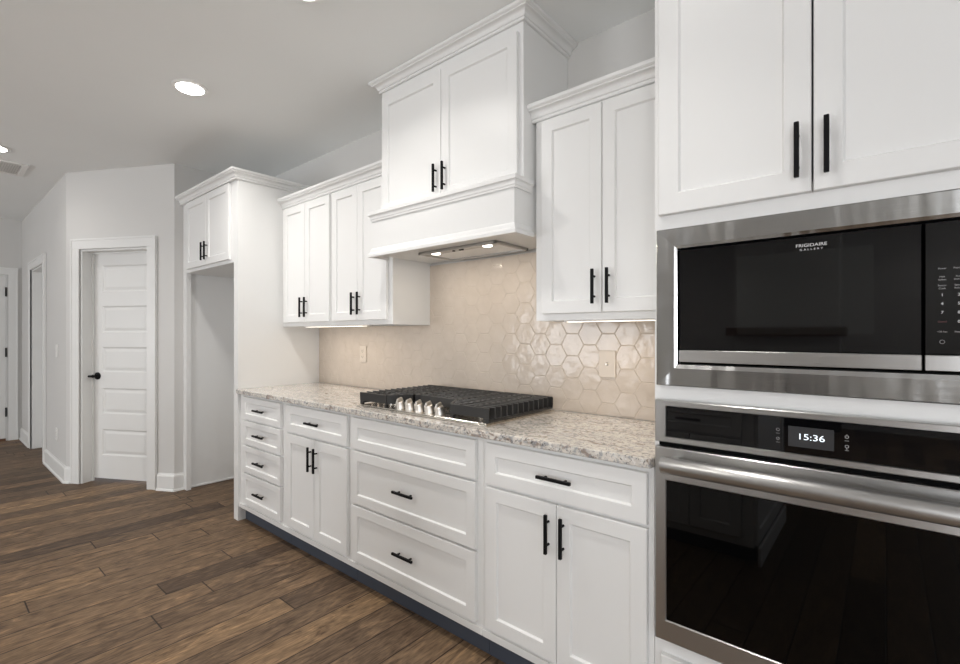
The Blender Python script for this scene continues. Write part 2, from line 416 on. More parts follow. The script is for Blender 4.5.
def panel_door(n, M, s0, s1, z0, z1, nf, panels, label, th=.035, stile=.09):
    """nf = local n of the front face (front looks towards -n)"""
    b = MB(); a, c = s0+stile, s1-stile
    b.box(s0, s1, nf+.009, nf+th, z0, z1)
    b.box(s0, a, nf, nf+.009, z0, z1); b.box(c, s1, nf, nf+.009, z0, z1)
    prev = z0
    for p0, p1 in sorted(panels):
        b.box(a, c, nf, nf+.009, prev, p0); prev = p1
        # sloped surround and raised field
        def ring(i, y): return [(a+i, y, p0+i), (c-i, y, p0+i), (c-i, y, p1-i), (a+i, y, p1-i)]
        rs = [ring(0, nf), ring(.012, nf+.0085), ring(.020, nf+.0085), ring(.040, nf+.003)]
        vs = [p for r in rs for p in r]; F = []
        for k in range(3):
            for i in range(4): F.append([4*k+i, 4*k+(i+1) % 4, 4*k+4+(i+1) % 4, 4*k+4+i])
        F.append([12, 13, 14, 15]); b.poly(vs, F)
    b.box(a, c, nf, nf+.009, prev, z1)
    o = struct(b.build('door_%d' % n, M_trim, matrix=M), label); return o
def child_build(mb, name, mat, parent, M, smooth=True): return mb.build(name, mat, parent, smooth, M)
def lever(parent, M, s, z, nf, dirn):
    b = MB()
    b.lathe((s, nf, z), [(.032, 0), (.032, .006), (.026, .010), (.012, .012), (.011, .045), (.014, .047)], axis='-Y')
    b.cyl((s, nf-.045, z), (s+dirn*.085, nf-.045, z-.002), .0105, .008)
    return child_build(b, 'door_lever', M_black, parent, M)
casing(1, ANG, .156, .857, 2.035, .084, 'white casing around the pantry door', .108, stop=(.082, .0985))
d1 = panel_door(1, ANG, .156+.018, .857-.017, .026, 2.017, .1, [(1.674, 1.909), (1.315, 1.55), (.965, 1.187), (.598, .824), (.23, .461)], 'white five-panel pantry door in the angled wall')
lever(d1, ANG, .156+.062, .93, .1, -1)
casing(2, HALL, DX0, DX1, 2.03, .085, 'white casing of the narrow hallway doorway', .118)
d2 = panel_door(2, HALL, DX0+.018, DX1-.018, .012, 2.012, .085, [(1.674, 1.909), (1.315, 1.55), (.965, 1.187), (.598, .824), (.23, .461)], 'white door set deep in the hallway doorway')
lever(d2, HALL, DX1-.075, .96, .085, -1)
casing(3, ENDM, ED0, ED1, 2.03, .085, 'white casing of the door at the hallway end', .118)
d3 = panel_door(3, ENDM, ED0+.018, ED1-.018, .03, 2.012, .004, [(1.674, 1.909), (1.315, 1.55), (.965, 1.187), (.598, .824), (.23, .461)], 'white door with black hinges at the hallway end')
for z in (1.82, 1.08, .35):
    child_build(MB().box(ED1-.024, ED1-.010, -.014, .003, z-.055, z+.055), 'hinge', M_hinge, d3, ENDM)
child_build(MB().box(ED0+.02, ED1-.02, -.01, .1, .001, .028), 'threshold', M_wood, d3, ENDM)

# switch and outlets
def wall_plate(name, label, cat, M, s, z, kind, w=.072, h=.115, mat=None):
    mat = mat or M_plastic
    org = M @ Vector((s, -.001, z-h/2))
    t = thing(name, label, cat, org)
    MB().box(s-w/2, s+w/2, -.008, -.0012, z-h/2, z+h/2, .0025, 2).build('cover_plate', mat, t, matrix=M)
    if kind == 'switch':
        MB().poly([(s-.016, -.009, z-.033), (s+.016, -.009, z-.033), (s+.016, -.012, z+.033), (s-.016, -.012, z+.033), (s-.016, -.0082, z-.033), (s+.016, -.0082, z-.033), (s+.016, -.0082, z+.033), (s-.016, -.0082, z+.033)],
                  [[0, 1, 2, 3], [4, 5, 1, 0], [3, 2, 6, 7], [0, 3, 7, 4], [1, 5, 6, 2], [7, 6, 5, 4]]).build('rocker', M_plastic, t, matrix=M)
    elif kind == 'outlet':
        for q in (-.02, .02):
            MB().box(s-.016, s+.016, -.0105, -.0082, z+q-.015, z+q+.015, .003, 2).build('socket', mat, t, matrix=M)
            b = MB(); b.box(s-.008, s-.006, -.0108, -.0106, z+q-.003, z+q+.006); b.box(s+.006, s+.008, -.0108, -.0106, z+q-.003, z+q+.005); b.cyl((s, -.0108, z+q-.008), (s, -.0106, z+q-.008), .0022)
            b.build('slots', M_dark, t, matrix=M)
    elif kind == 'button':
        MB().lathe((s, -.008, z), [(.008, 0), (.0075, .003), (.004, .006), (.0035, .009)], axis='-Y').build('button', M_knob, t, True, M)
    return t
sx = -5.88-XL
wall_plate('light_switch', 'white rocker switch on the hallway wall left of the pantry door', 'light switch', HALL, sx, 1.145, 'switch')
wall_plate('wall_outlet', 'white outlet low on the hallway wall left of the pantry door', 'outlet', HALL, sx, .37, 'outlet')
BK = Matrix.Identity(4); BK2 = Matrix.Translation((0, -.0095, 0))
wall_plate('wall_outlet', 'white outlet on the tile backsplash left of the cooktop', 'outlet', BK2, -2.848, 1.158, 'outlet', mat=M_almond)
wall_plate('blank_plate', 'white cover plate with small knob on the tile right of the cooktop', 'wall plate', BK2, -.981, 1.159, 'button', .082, .124, M_almond)

# ------------------------------------------------------------ cabinetry
YFR, YDR = Yd(1.465), Yd(1.445)     # base frame and door front
def pull(parent, x, z, yf, vertical, ln=.138, name='bar_pull'):
    b = MB(); yb = yf-.023; h = ln/2; o = ln*.29
    if vertical:
        b.box(x-.0055, x+.0055, yb-.0055, yb+.0055, z-h, z+h, .0012)
        for q in (-o, o): b.cyl((x, yb+.005, z+q), (x, yf-.0005, z+q), .0045, seg=12)
    else:
        b.box(x-h, x+h, yb-.0055, yb+.0055, z-.0055, z+.0055, .0012)
        for q in (-o, o): b.cyl((x+q, yb+.005, z), (x+q, yf-.0005, z), .0045, seg=12)
    return b.build(name, M_black, parent)
def door(parent, x0, x1, z0, z1, yf, hx=None, hz=None, rail=.051, vertical=True, name='door', hl=.138):
    d = MB().shaker(x0, x1, z0, z1, yf, .019, rail).build(name, M_cab, parent)
    if hx is not None: pull(d, hx, hz, yf, vertical, hl)
    return d
def drawer(parent, x0, x1, z0, z1, yf, handle=True, rail=.047, hl=.138, name='drawer'):
    return door(parent, x0, x1, z0, z1, yf, (x0+x1)/2 if handle else None, (z0+z1)/2, rail, False, name, hl)

def base_body(parent, X0, X1, ztop=.887):
    b = MB(); b.box(X0, X1, YFR, -.012, .10, ztop); b.build('body', M_cab, parent)
    MB().box(X0, X1, YFR-.009, YFR-.0005, .0955, .124, .0015).build('bottom_rail', M_cab, parent)
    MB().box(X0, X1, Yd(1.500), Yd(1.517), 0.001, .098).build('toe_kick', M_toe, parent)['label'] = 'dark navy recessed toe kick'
XA, XB_, XC, XD, XE = -3.434, -2.800, -2.114, -1.2215, -.5405
g = .0008
cA = thing('base_cabinet', 'narrow white base cabinet with a stack of four drawers, at the refrigerator panel', 'base cabinet', (-3.117, -.3, 0), 'white base cabinets under the granite countertop')
base_body(cA, XA, XB_-g)
for z0, z1 in ((.722, .872), (.553, .710), (.363, .541), (.146, .352)): drawer(cA, -3.352, -2.836, z0, z1, YDR, rail=.036, hl=.138)
cB = thing('base_cabinet', 'white base cabinet with one drawer above two doors, left of the cooktop', 'base cabinet', (-2.457, -.3, 0), 'white base cabinets under the granite countertop')
base_body(cB, XB_+g, XC-g)
drawer(cB, -2.7625, -2.135, .712, .872, YDR)
door(cB, -2.7625, -2.4505, .144, .700, YDR, -2.4505-.028, .592); door(cB, -2.447, -2.135, .144, .700, YDR, -2.447+.028, .592)
cC = thing('base_cabinet', 'wide white base cabinet of three wide drawers under the cooktop', 'base cabinet', (-1.668, -.3, 0), 'white base cabinets under the granite countertop')
base_body(cC, XC+g, XD-g)
drawer(cC, -2.091, -1.253, .712, .872, YDR, False); drawer(cC, -2.091, -1.253, .433, .702, YDR); drawer(cC, -2.091, -1.253, .143, .423, YDR)
cD = thing('base_cabinet', 'white base cabinet with one wide drawer above two doors, beside the oven', 'base cabinet', (-.88, -.3, 0), 'white base cabinets under the granite countertop')
base_body(cD, XD+g, XE)
drawer(cD, -1.197, -.5575, .710, .870, YDR)
door(cD, -1.197, -.8790, .142, .698, YDR, -.8790-.028, .595); door(cD, -.8755, -.5575, .142, .698, YDR, -.8755+.028, .595)

# countertop
ct = MB().box(-3.434, -.5405, Yd(1.432), -.0105, .888, .918, .004, 2).build('countertop', M_gran)
tag(ct, 'speckled beige and grey granite countertop on the white base cabinets', 'countertop')

# backsplash of hexagonal tiles
def hexes():
    F2F, SD = .1078, .1078/math.sqrt(3); pitch = 1.5*SD
    bm = bmesh.new()
    cx0, cz0 = -.885, 1.192; gr = .0009
    for i in range(-30, 6):
        for j in range(-8, 10):
            cx = cx0+i*pitch; cz = cz0+(j+(.5 if i % 2 else 0))*F2F
            if not (-3.55 < cx < -.42 and .82 < cz < 1.83): continue
            tx, tz = random.uniform(-.002, .002), random.uniform(-.002, .002)
            rr = SD-gr*1.15
            def ring(r, y): return [bm.verts.new((cx+r*cos(pi/3*k), y+tx*cos(pi/3*k)*r*2+tz*sin(pi/3*k)*r*2, cz+r*sin(pi/3*k))) for k in range(6)]
            R = [ring(rr, -.0015), ring(rr, -.0072), ring(rr-.0010, -.0082), ring(rr-.003, -.0087)]
            for a, c in zip(R, R[1:]):
                for k in range(6): bm.faces.new([a[k], a[(k+1) % 6], c[(k+1) % 6], c[k]])
            bm.faces.new(R[-1])
    return bm
st = random.getstate(); out = MB()
for x0, x1, zt in ((-3.433, -2.165, 1.354), (-2.165, -1.179, 1.722), (-1.179, -.5410, 1.354)):
    random.setstate(st); b = hexes()
    for co, no in (((x0, 0, 0), (-1, 0, 0)), ((x1, 0, 0), (1, 0, 0)), ((0, 0, .9195), (0, 0, -1)), ((0, 0, zt), (0, 0, 1))):
        bmesh.ops.bisect_plane(b, geom=b.verts[:]+b.edges[:]+b.faces[:], plane_co=co, plane_no=no, clear_outer=True)
    out.add(b)
bs = out.build('tile_backsplash', M_tile); tag(bs, 'cream glazed hexagon tile backsplash between countertop and upper cabinets', 'backsplash')
gb = MB()
for x0, x1, zt in ((-3.433, -2.165, 1.354), (-2.165, -1.179, 1.722), (-1.179, -.5410, 1.354)): gb.box(x0, x1, -.0072, -.0004, .9195, zt)
gb.build('grout', M_grout, bs)

# crown profile
def crown(h, o):
    p = [(0, 0), (.20, 0), (.24, .04), (.25, .14), (.19, .18), (.19, .22), (.30, .24), (.33, .30)]
    for k in range(6):
        a = pi/2*k/5; p.append((.35+.34*(1-cos(a)), .32+.28*sin(a)))
    p += [(.76, .61), (.80, .64), (.80, .70), (.88, .72), (.95, .76), (1, .80), (1, 1), (0, 1)]
    return [(a*o, b*h) for a, b in p]
def crown_at(z, h, o): return [(a, z+b) for a, b in crown(h, o)]

# upper cabinets
YU, YUD = Yd(1.775), Yd(1.755)
ZU0, ZU1 = 1.355, 2.297
def upper(label, X0, X1, doors, hz, group='white wall cabinets beside the range hood'):
    t = thing('wall_cabinet', label, 'wall cabinet', ((X0+X1)/2, -.15, ZU0), group)
    b = MB(); b.box(X0, X1, YU, -.002, ZU0+.012, ZU1)
    b.box(X0, X1, YU, YU+.019, ZU0, ZU0+.012); b.box(X0, X0+.015, YU+.019, -.002, ZU0, ZU0+.012); b.box(X1-.015, X1, YU+.019, -.002, ZU0, ZU0+.012)
    b.build('body', M_cab, t)
    for x0, x1, hx in doors: door(t, x0, x1, 1.384, 2.219, YUD, hx, hz)
    return t
upper('white two-door wall cabinet next to the tall refrigerator panel', -3.4335, -2.7770, [(-3.400, -3.0975, -3.0975-.029), (-3.094, -2.792, -3.094+.029)], 1.487)
upper('white two-door wall cabinet directly left of the range hood', -2.7755, -2.1655, [(-2.762, -2.4835, -2.4835-.029), (-2.480, -2.200, -2.480+.029)], 1.487)
upper('white two-door wall cabinet between the range hood and the oven tower', -1.1780, -.5405, [(-1.140, -.8585, -.8585-.029), (-.8545, -.566, -.8545+.029)], 1.487)
o = MB().sweep([(-3.4335, YU-.0006), (-2.1660, YU-.0006)], crown_at(2.230, .068, .049)).build('crown_molding', M_cab)
tag(o, 'white crown molding along the wall cabinets left of the hood', 'molding', 'white cabinet crown moldings')
o = MB().sweep([(-1.1940, YU-.0006), (-.5405, YU-.0006)], crown_at(2.230, .068, .049)).build('crown_molding', M_cab)
tag(o, 'white crown molding on the wall cabinet right of the hood', 'molding', 'white cabinet crown moldings')

# refrigerator enclosure
fr = thing('refrigerator_cabinet', 'tall white refrigerator surround with an empty alcove and two upper doors', 'tall cabinet', (-3.97, -.3, 0))
MB().box(-4.498, -4.425, Yd(1.450), YFR+.02, 0.001, 1.806).build('filler_strip', M_cab, fr)
MB().box(-4.498, -4.484, YFR+.0205, -.003, 0.001, 1.806).build('side_panel', M_cab, fr)
MB().box(-4.4835, -4.472, YFR+.021, -.003, .001, .016, .003).build('shoe_molding', M_cab, fr)
MB().box(-3.5000, -3.4350, Yd(1.447), -.003, 0.001, 2.4415).build('side_panel', M_cab, fr)
b = MB(); b.box(-4.498, -3.5005, Yd(1.450), -.003, 1.8065, 2.4415); b.box(-4.498, -3.4360, Yd(1.4352), Yd(1.4498), 2.3765, 2.4415)
b.build('body', M_cab, fr)
MB().box(-4.470, -3.502, -.030, -.012, .05, 1.795).build('back_panel', M_cab, fr)
MB().box(-4.470, -3.502, -.12, -.031, 1.76, 1.804).build('rear_rail', M_cab, fr)
door(fr, -4.380, -3.967, 1.831, 2.373, Yd(1.430), -3.967-.030, 1.935); door(fr, -3.963, -3.550, 1.831, 2.373, Yd(1.430), -3.963+.030, 1.935)
MB().sweep([(-4.4985, Yd(1.4345)), (-3.4345, Yd(1.4345)), (-3.4345, -.003)], crown_at(2.376, .066, .046)).build('crown_molding', M_cab, fr)
MB().box(-4.498, -3.4350, Yd(1.4350), -.003, 2.4420, 2.448).build('top_panel', M_cab, fr)

# range hood
HX0, HX1, HY = -2.1650, -1.1950, Yd(1.70)
hd = thing('range_hood', 'white boxed wood range hood reaching the ceiling above the cooktop', 'range hood', (-1.68, -.2, 1.72))
MB().box(HX0, HX1, HY, -.002, 1.956, 2.713).build('body', M_cab, hd)
door(hd, -2.145, -1.6825, 1.968, 2.612, Yd(1.68), -1.6825-.029, 2.073); door(hd, -1.679, -1.2165, 1.968, 2.612, Yd(1.68), -1.679+.029, 2.073)
MB().sweep([(HX0-.0005, -.003), (HX0-.0005, HY-.0005), (HX1+.0005, HY-.0005), (HX1+.0005, -.003)], crown_at(2.652, .0615, .054)).build('crown_molding', M_cab, hd)
MY = Yd(1.633)
b = MB(); b.box(HX0, HX1, MY, MY+.018, 1.745, 1.955); b.box(HX0, HX0+.02, MY+.018, -.012, 1.745, 1.955); b.box(HX1-.02, HX1, MY+.018, -.012, 1.745, 1.955)
b.box(HX0+.001, HX1-.001, MY+.018, -.012, 1.738, 1.762); b.box(HX0+.001, HX1-.001, MY+.018, HY-.001, 1.935, 1.955)
b.build('mantel_box', M_cab, hd)
pth = [(HX0-.0006, Yd(1.755)-.003), (HX0-.0006, MY-.0006), (HX1+.0006, MY-.0006), (HX1+.0006, Yd(1.755)-.003)]
MB().sweep(pth, [(0, 1.918), (.006, 1.918), (.007, 1.926), (.010, 1.930), (.011, 1.944), (.014, 1.948), (.020, 1.950), (.020, 1.966), (.016, 1.970), (-.06, 1.970), (-.06, 1.9555), (0, 1.9555)]).build('upper_molding', M_cab, hd)
MB().sweep(pth, [(0, 1.722), (.020, 1.722), (.020, 1.736), (.016, 1.742), (.010, 1.748), (.007, 1.762), (.004, 1.768), (0, 1.770)]).build('lower_molding', M_cab, hd)
ins = thing('hood_insert', 'stainless vent insert with two lit lamps under the white hood', 'vent hood insert', (-1.655, -.2, 1.722))
IX0, IX1, IY0, IY1 = -1.92, -1.39, Yd(1.75), Yd(2.02)
b = MB(); zb = 1.7225
b.box(IX0, IX1, IY0, IY0+.014, zb, 1.7375, .002); b.box(IX0, IX1, IY1-.014, IY1, zb, 1.7375, .002); b.box(IX0, IX0+.014, IY0, IY1, zb, 1.7375, .002); b.box(IX1-.014, IX1, IY0, IY1, zb, 1.7375, .002)
b.build('rim', M_steel2, ins)
MB().box(IX0+.0145, IX1-.0145, IY0+.0145, IY0+.075, 1.729, 1.7375).build('control_strip', M_steel2, ins)
f = MB(); f.box(IX0+.0145, IX1-.0145, IY0+.0755, IY1-.0145, 1.731, 1.7375)
f.build('filter', plain('filter_aluminium', (.86, .86, .85), .35, 0), ins)
for x in (-1.83, -1.475):
    l = MB().lathe((x, IY0+.045, 1.7225), [(.020, 0), (.024, .001), (.024, .006)], 24).build('lamp', M_hoodlens, ins, True)
    area('hood_lamp_light', (x, IY0+.045, 1.7205), (0, 0, 0), .036, .036, P_HOOD, (1, .88, .72), 'DISK', ins)
for x in (-1.70, -1.655, -1.64): MB().lathe((x, IY0+.045, 1.7245), [(.007, 0), (.008, .001), (.008, .0045)], 16).build('button', M_black, ins, True)

# under-cabinet lights
for lab, x0, x1 in (('slim lit light bar under the wall cabinets left of the hood', -3.20, -2.50), ('slim lit light bar under the wall cabinet right of the hood', -1.06, -.58)):
    t = thing('under_cabinet_light', lab, 'light', ((x0+x1)/2, -.24, 1.342), 'slim light bars under the wall cabinets')
    MB().box(x0, x1, -.27, -.22, 1.350, 1.3665, .001).build('housing', M_plastic, t)
    MB().box(x0+.01, x1-.01, -.262, -.228, 1.3485, 1.3498).build('lens', M_led, t)
    area('bar_light', ((x0+x1)/2, -.2, 1.343), (radians(-12), 0, 0), x1-x0-.04, .03, P_LED*(x1-x0), (1, .84, .66), parent=t)

# oven tower
tw = thing('oven_cabinet', 'tall white cabinet tower holding the microwave and wall oven', 'tall cabinet', (-.139, -.3, 0))
TX0, TX1 = -.539, .261
b = MB(); e = .0
b.box(TX0, TX0+.019, YFR+.02, -.003, 0.08, 2.655); b.box(TX1-.019, TX1, YFR+.02, -.003, 0.08, 2.655); b.box(TX0+.019, TX1-.019, -.02, -.003, .1, 2.655)
b.box(TX0+.019, TX1-.019, YFR+.02, -.021, .30, .36); b.box(TX0+.019, TX1-.019, YFR+.02, -.021, 1.108, 1.135); b.box(TX0+.019, TX1-.019, YFR+.02, -.021, 1.615, 1.635); b.box(TX0+.019, TX1-.019, YFR+.02, -.021, 2.635, 2.655)
b.box(TX0+.019, TX1-.019, YFR+.02, -.021, .1, .12)
b.build('body', M_cab, tw)
b = MB()
b.box(TX0, -.501, YFR, YFR+.0195, .08, 2.655); b.box(.223, TX1, YFR, YFR+.0195, .08, 2.655)
for z0, z1 in ((.08, .16), (.325, .41), (1.085, 1.16), (1.59, 1.68), (2.54, 2.655)): b.box(-.501, .223, YFR, YFR+.0195, z0, z1)
b.build('face_frame', M_cab, tw)
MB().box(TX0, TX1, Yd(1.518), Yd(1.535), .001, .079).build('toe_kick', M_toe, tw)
door(tw, -.522, -.1415, 1.653, 2.56, YDR, -.1415-.028, 1.756, .057); door(tw, -.1365, .244, 1.653, 2.56, YDR, -.1365+.028, 1.756, .057)
drawer(tw, -.514, .236, .150, .335, YDR)
MB().sweep([(TX0-.0005, -.003), (TX0-.0005, YFR-.0005), (TX1+.0005, YFR-.0005), (TX1+.0005, -.003)], crown_at(2.652, .0615, .054)).build('crown_molding', M_cab, tw)

def ring_frame(b, X0, X1, Z0, Z1, rings):
    """rings: list of (inset, y)"""
    pts = [];
    for i, y in rings:
        if isinstance(i, tuple): l, r, bo, t = i
        else: l = r = bo = t = i
        pts += [(X0+l, y, Z0+bo), (X1-r, y, Z0+bo), (X1-r, y, Z1-t), (X0+l, y, Z1-t)]
    F = []
    n = len(rings)
    for k in range(n):
        k2 = (k+1) % n
        for i in range(4): F.append([4*k+i, 4*k+(i+1) % 4, 4*k2+(i+1) % 4, 4*k2+i])
    b.poly(pts, F); return b
# microwave
mw = thing('microwave', 'built-in stainless and black glass microwave above the wall oven', 'microwave', (-.139, -.5, 1.1425))
yk = YFR-.001
inn = (.0615, .0615, .0645, .0615)
ib = (.0605, .0605, .0635, .0605)
b = MB(); ring_frame(b, -.527, .249, 1.1428, 1.6076, [(0, yk), (0, yk-.018), (.003, yk-.021), (.052, yk-.0195), (ib, yk-.017), (inn, yk-.004), (inn, yk)])
b.build('trim_frame', M_steel, mw)
MB().box(-.4640, .1860, YFR+.03, -.12, 1.2085, 1.5450).build('oven_box', M_dark, mw)
MB().box(-.4640, .1860, YFR+.001, YFR+.029, 1.2085, 1.5450).build('surround', M_dark, mw)
dm = MB().box(-.461, .0620, YFR-.019, YFR, 1.2495, 1.541, .0015).build('door', M_glass, mw)
MB().box(-.308, -.020, YFR-.0195, YFR-.0191, 1.295, 1.505).build('window', M_glassw, dm)
MB().box(-.461, .0620, YFR-.021, YFR, 1.2140, 1.2485, .0012).build('door_strip', M_steel2, dm)['label'] = 'brushed steel strip'
text('FRIGIDAIRE', .011, (-.1415, YFR-.0194, 1.518), M_txt, 'lettering', dm, .064)
text('GALLERY', .0065, (-.1415, YFR-.0194, 1.5075), M_txt, 'lettering', dm, .048, spacing=1.6)
cp = MB().box(.0670, .1845, YFR-.019, YFR, 1.2495, 1.541, .0015).build('control_panel', M_glass, mw)
MB().box(.0670, .1845, YFR-.021, YFR, 1.2140, 1.2485, .0012).build('panel_strip', M_steel2, cp)['label'] = 'brushed steel strip'
yt = YFR-.0193
for i, (a, z, mt, sz) in enumerate([(('Power', 'Popcorn', 'Potato'), 1.438, M_txtdim, .0048), (('Melt', 'Auto', 'Keep'), 1.420, M_txtdim, .0046), (('Soften', 'Defrost', 'Warm'), 1.4135, M_txtdim, .0046),
        (('Sensor', 'Sensor', 'Vege'), 1.401, M_txtdim, .0046), (('Cook', 'Reheat', 'tables'), 1.3945, M_txtdim, .0046),
        (('1', '2', '3'), 1.380, M_txt, .0085), (('4', '5', '6'), 1.361, M_txt, .0085), (('7', '8', '9'), 1.342, M_txt, .0085),
        (('Cancel', '0', 'Start'), 1.322, None, .0085), (('+30 Sec', 'Power', 'Timer'), 1.300, M_txtdim, .0046)]):
    for k in range(3):
        s_ = a[k]; m_ = mt or (M_txtred if k == 0 else M_txt if k == 1 else M_txtdim)
        text(s_, sz if len(s_) == 1 else .0050, (.0945+.026*k, yt, z), m_, 'key_lettering', cp)
b = MB()
for k in range(16):
    a0, a1 = 2*pi*k/16, 2*pi*(k+1)/16
    b.cyl((.0945+.004*cos(a0), yt, 1.278+.004*sin(a0)), (.0945+.004*cos(a1), yt, 1.278+.004*sin(a1)), .0004, seg=6)
b.build('lamp_symbol', M_txtdim, cp)

# wall oven
ov = thing('wall_oven', 'built-in stainless wall oven with black glass door below the microwave', 'oven', (-.139, -.5, .389))
MB().box(-.495, .217, YFR+.022, -.10, .42, 1.075).build('oven_box', M_dark, ov)
MB().box(-.522, .244, YFR-.010, YFR-.0008, .392, 1.098).build('back_plate', M_dark, ov)
yo = YFR-.0105
b = MB(); ring_frame(b, -.527, .249, .9765, 1.1000, [(0, yo), (0, yo-.020), (.0025, yo-.0225), ((.031, .031, .0155, .0155), yo-.0225), ((.033, .033, .0175, .0175), yo-.018), ((.033, .033, .0175, .0175), yo)])
cpn = b.build('control_panel', M_steel2, ov)
gp = MB().box(-.4935, .2155, yo-.0195, yo-.0005, .9945, 1.0820).build('panel_glass', M_glass, cpn)
MB().box(-.1885, -.0945, yo-.0200, yo-.0196, 1.0115, 1.0625).build('display', M_disp, cpn)
text('15:36', .0215, (-.1410, yo-.0203, 1.0375), M_dispt, 'clock_digits', cpn, .052)
def glyph(x, z, kind):
    b = MB(); r = .0034; y = yo-.0202
    for k in range(20):
        if kind == 'open' and k in (4, 5, 6): continue
        a0, a1 = 2*pi*k/20, 2*pi*(k+1)/20
        b.cyl((x+r*cos(a0), y, z+r*sin(a0)), (x+r*cos(a1), y, z+r*sin(a1)), .0004, seg=6)
    if kind == 'open': b.cyl((x, y, z+.001), (x, y, z+.006), .0004, seg=6)
    if kind == 'lamp': b.cyl((x, y, z-.0075), (x, y, z-.0042), .0006, seg=6)
    if kind == 'dial': b.cyl((x, y, z), (x+.002, y, z+.002), .0004, seg=6); b.cyl((x, y, z), (x, y, z-.0022), .0004, seg=6)
    b.box(x-.004, x+.004, y-.0002, y+.0002, z-.0098, z-.0092)
    b.build('symbol', M_txt if kind in ('open', 'lamp') else M_txtdim, cpn)
glyph(-.211, 1.050, 'bar'); glyph(-.211, 1.027, 'dial'); glyph(-.070, 1.050, 'open'); glyph(-.070, 1.027, 'lamp')
od = MB(); ring_frame(od, -.527, .249, .3895, .9620, [(0, yo), (0, yo-.022), (.003, yo-.025), ((.031, .031, .060, .095), yo-.025), ((.034, .034, .063, .098), yo-.0215), ((.034, .034, .063, .098), yo)])
od = od.build('oven_door', M_steel2, ov)
MB().box(-.4925, .2145, yo-.0225, yo-.0005, .4530, .8635).build('window', M_glasso, od)['label'] = 'black glass window'
hb = MB(); hy = Yd(1.375)
hb.cyl((-.486, hy, .924), (.208, hy, .924), .0235, seg=36)
for x in (-.466, .188): hb.box(x-.012, x+.012, hy, yo-.0255, .915, .938, .003)
hb.build('handle', M_steel2, od, True)

# ------------------------------------------------------------ cooktop
ck = thing('gas_cooktop', 'stainless gas cooktop with black cast iron grates on the granite countertop', 'cooktop', (-1.68, -.3, .918))
CX0, CX1, CY0, CY1 = -2.125, -1.235, Yd(1.496), Yd(2.025)
b = MB(); b.box(CX0, CX1, CY0, CY1, .9185, .9245, .0025, 2); b.box(CX0+.012, CX1-.012, CY0+.012, CY1-.012, .9235, .929, .002)
b.build('pan', M_pan, ck)
ZG = .992
def slats(b, x0, x1, y0, y1, cut=None, outer=None):
    n = max(3, round((y1-y0)/.0405)); th = .0075
    for i in range(n+1):
        y = y0+(y1-y0)*i/n; a, c = x0, x1
        if cut:
            side, cx, cy = cut
            if y < y0+cy:
                f = 1-(y-y0)/cy
                if side == 'R': c = x1-cx*f
                else: a = x0+cx*f
        if i == 0: b.box(a, c, y-.005, y+.005, .948, ZG, .0015)
        else: b.box(a, c, y-th/2, y+th/2, ZG-.013, ZG, .0028)
        if outer == 'R': b.box(c-.034, c, y-th/2, y+th/2, .938, ZG-.008, .002)
        if outer == 'L': b.box(a, a+.034, y-th/2, y+th/2, .938, ZG-.008, .002)
        if i == n: b.box(a, c, y-.004, y+.004, .945, ZG-.005)
    for xx in ((x0+x1)/2-.045, (x0+x1)/2+.045): b.box(xx-.004, xx+.004, y0+.02, y1, ZG-.018, ZG-.002)
    if outer == 'R': b.box(x1-.010, x1, y0, y1, .934, .943); b.box(x0, x0+.008, y0+(cut[2] if cut else 0), y1, .945, ZG-.001)
    if outer == 'L': b.box(x0, x0+.010, y0, y1, .934, .943); b.box(x1-.008, x1, y0+(cut[2] if cut else 0), y1, .945, ZG-.001)
def chamfer(b, x0, y0, x1, y1):
    d = Vector((x1-x0, y1-y0)).normalized()*.0; nrm = Vector((-(y1-y0), x1-x0)).normalized()*.005
    b.prism([(x0+nrm.x, y0+nrm.y), (x1+nrm.x, y1+nrm.y), (x1-nrm.x, y1-nrm.y), (x0-nrm.x, y0-nrm.y)], .948, ZG)
GY0, GY1 = Yd(1.522), Yd(2.01)
b = MB(); slats(b, -2.120, -1.830, GY0, GY1, ('R', .072, .11), 'L'); chamfer(b, -1.902, GY0, -1.834, GY0+.11)
for x in (-2.11, -1.91): b.box(x-.008, x+.008, GY0-.004, GY0+.012, .9295, .945)
b.build('grate', M_iron, ck)
b = MB(); slats(b, -1.824, -1.536, Yd(1.645), GY1); b.box(-1.824, -1.816, Yd(1.645), GY1, .945, ZG-.001); b.box(-1.544, -1.536, Yd(1.645), GY1, .945, ZG-.001)
for x in (-1.815, -1.545): b.box(x-.007, x+.007, Yd(1.65), Yd(1.66), .9295, .945)
b.build('grate', M_iron, ck)
b = MB(); slats(b, -1.530, -1.240, GY0, GY1, ('L', .072, .11), 'R'); chamfer(b, -1.458, GY0, -1.526, GY0+.11)
for x in (-1.45, -1.25): b.box(x-.008, x+.008, GY0-.004, GY0+.012, .9295, .945)
b.build('grate', M_iron, ck)
for x, y, r in ((-1.985, GY0+.13, .038), (-1.985, GY1-.12, .030), (-1.68, GY1-.19, .052), (-1.37, GY0+.13, .030), (-1.37, GY1-.12, .038)):
    bn = MB().lathe((x, y, .9295), [(r+.010, 0), (r+.010, .006), (r+.002, .010), (r, .014)]).build('burner', M_pan, ck, True)
    MB().lathe((x, y, .9437), [(r, 0), (r+.002, .003), (r-.002, .010), (r*.5, .013)]).build('burner_cap', M_iron, bn, True)
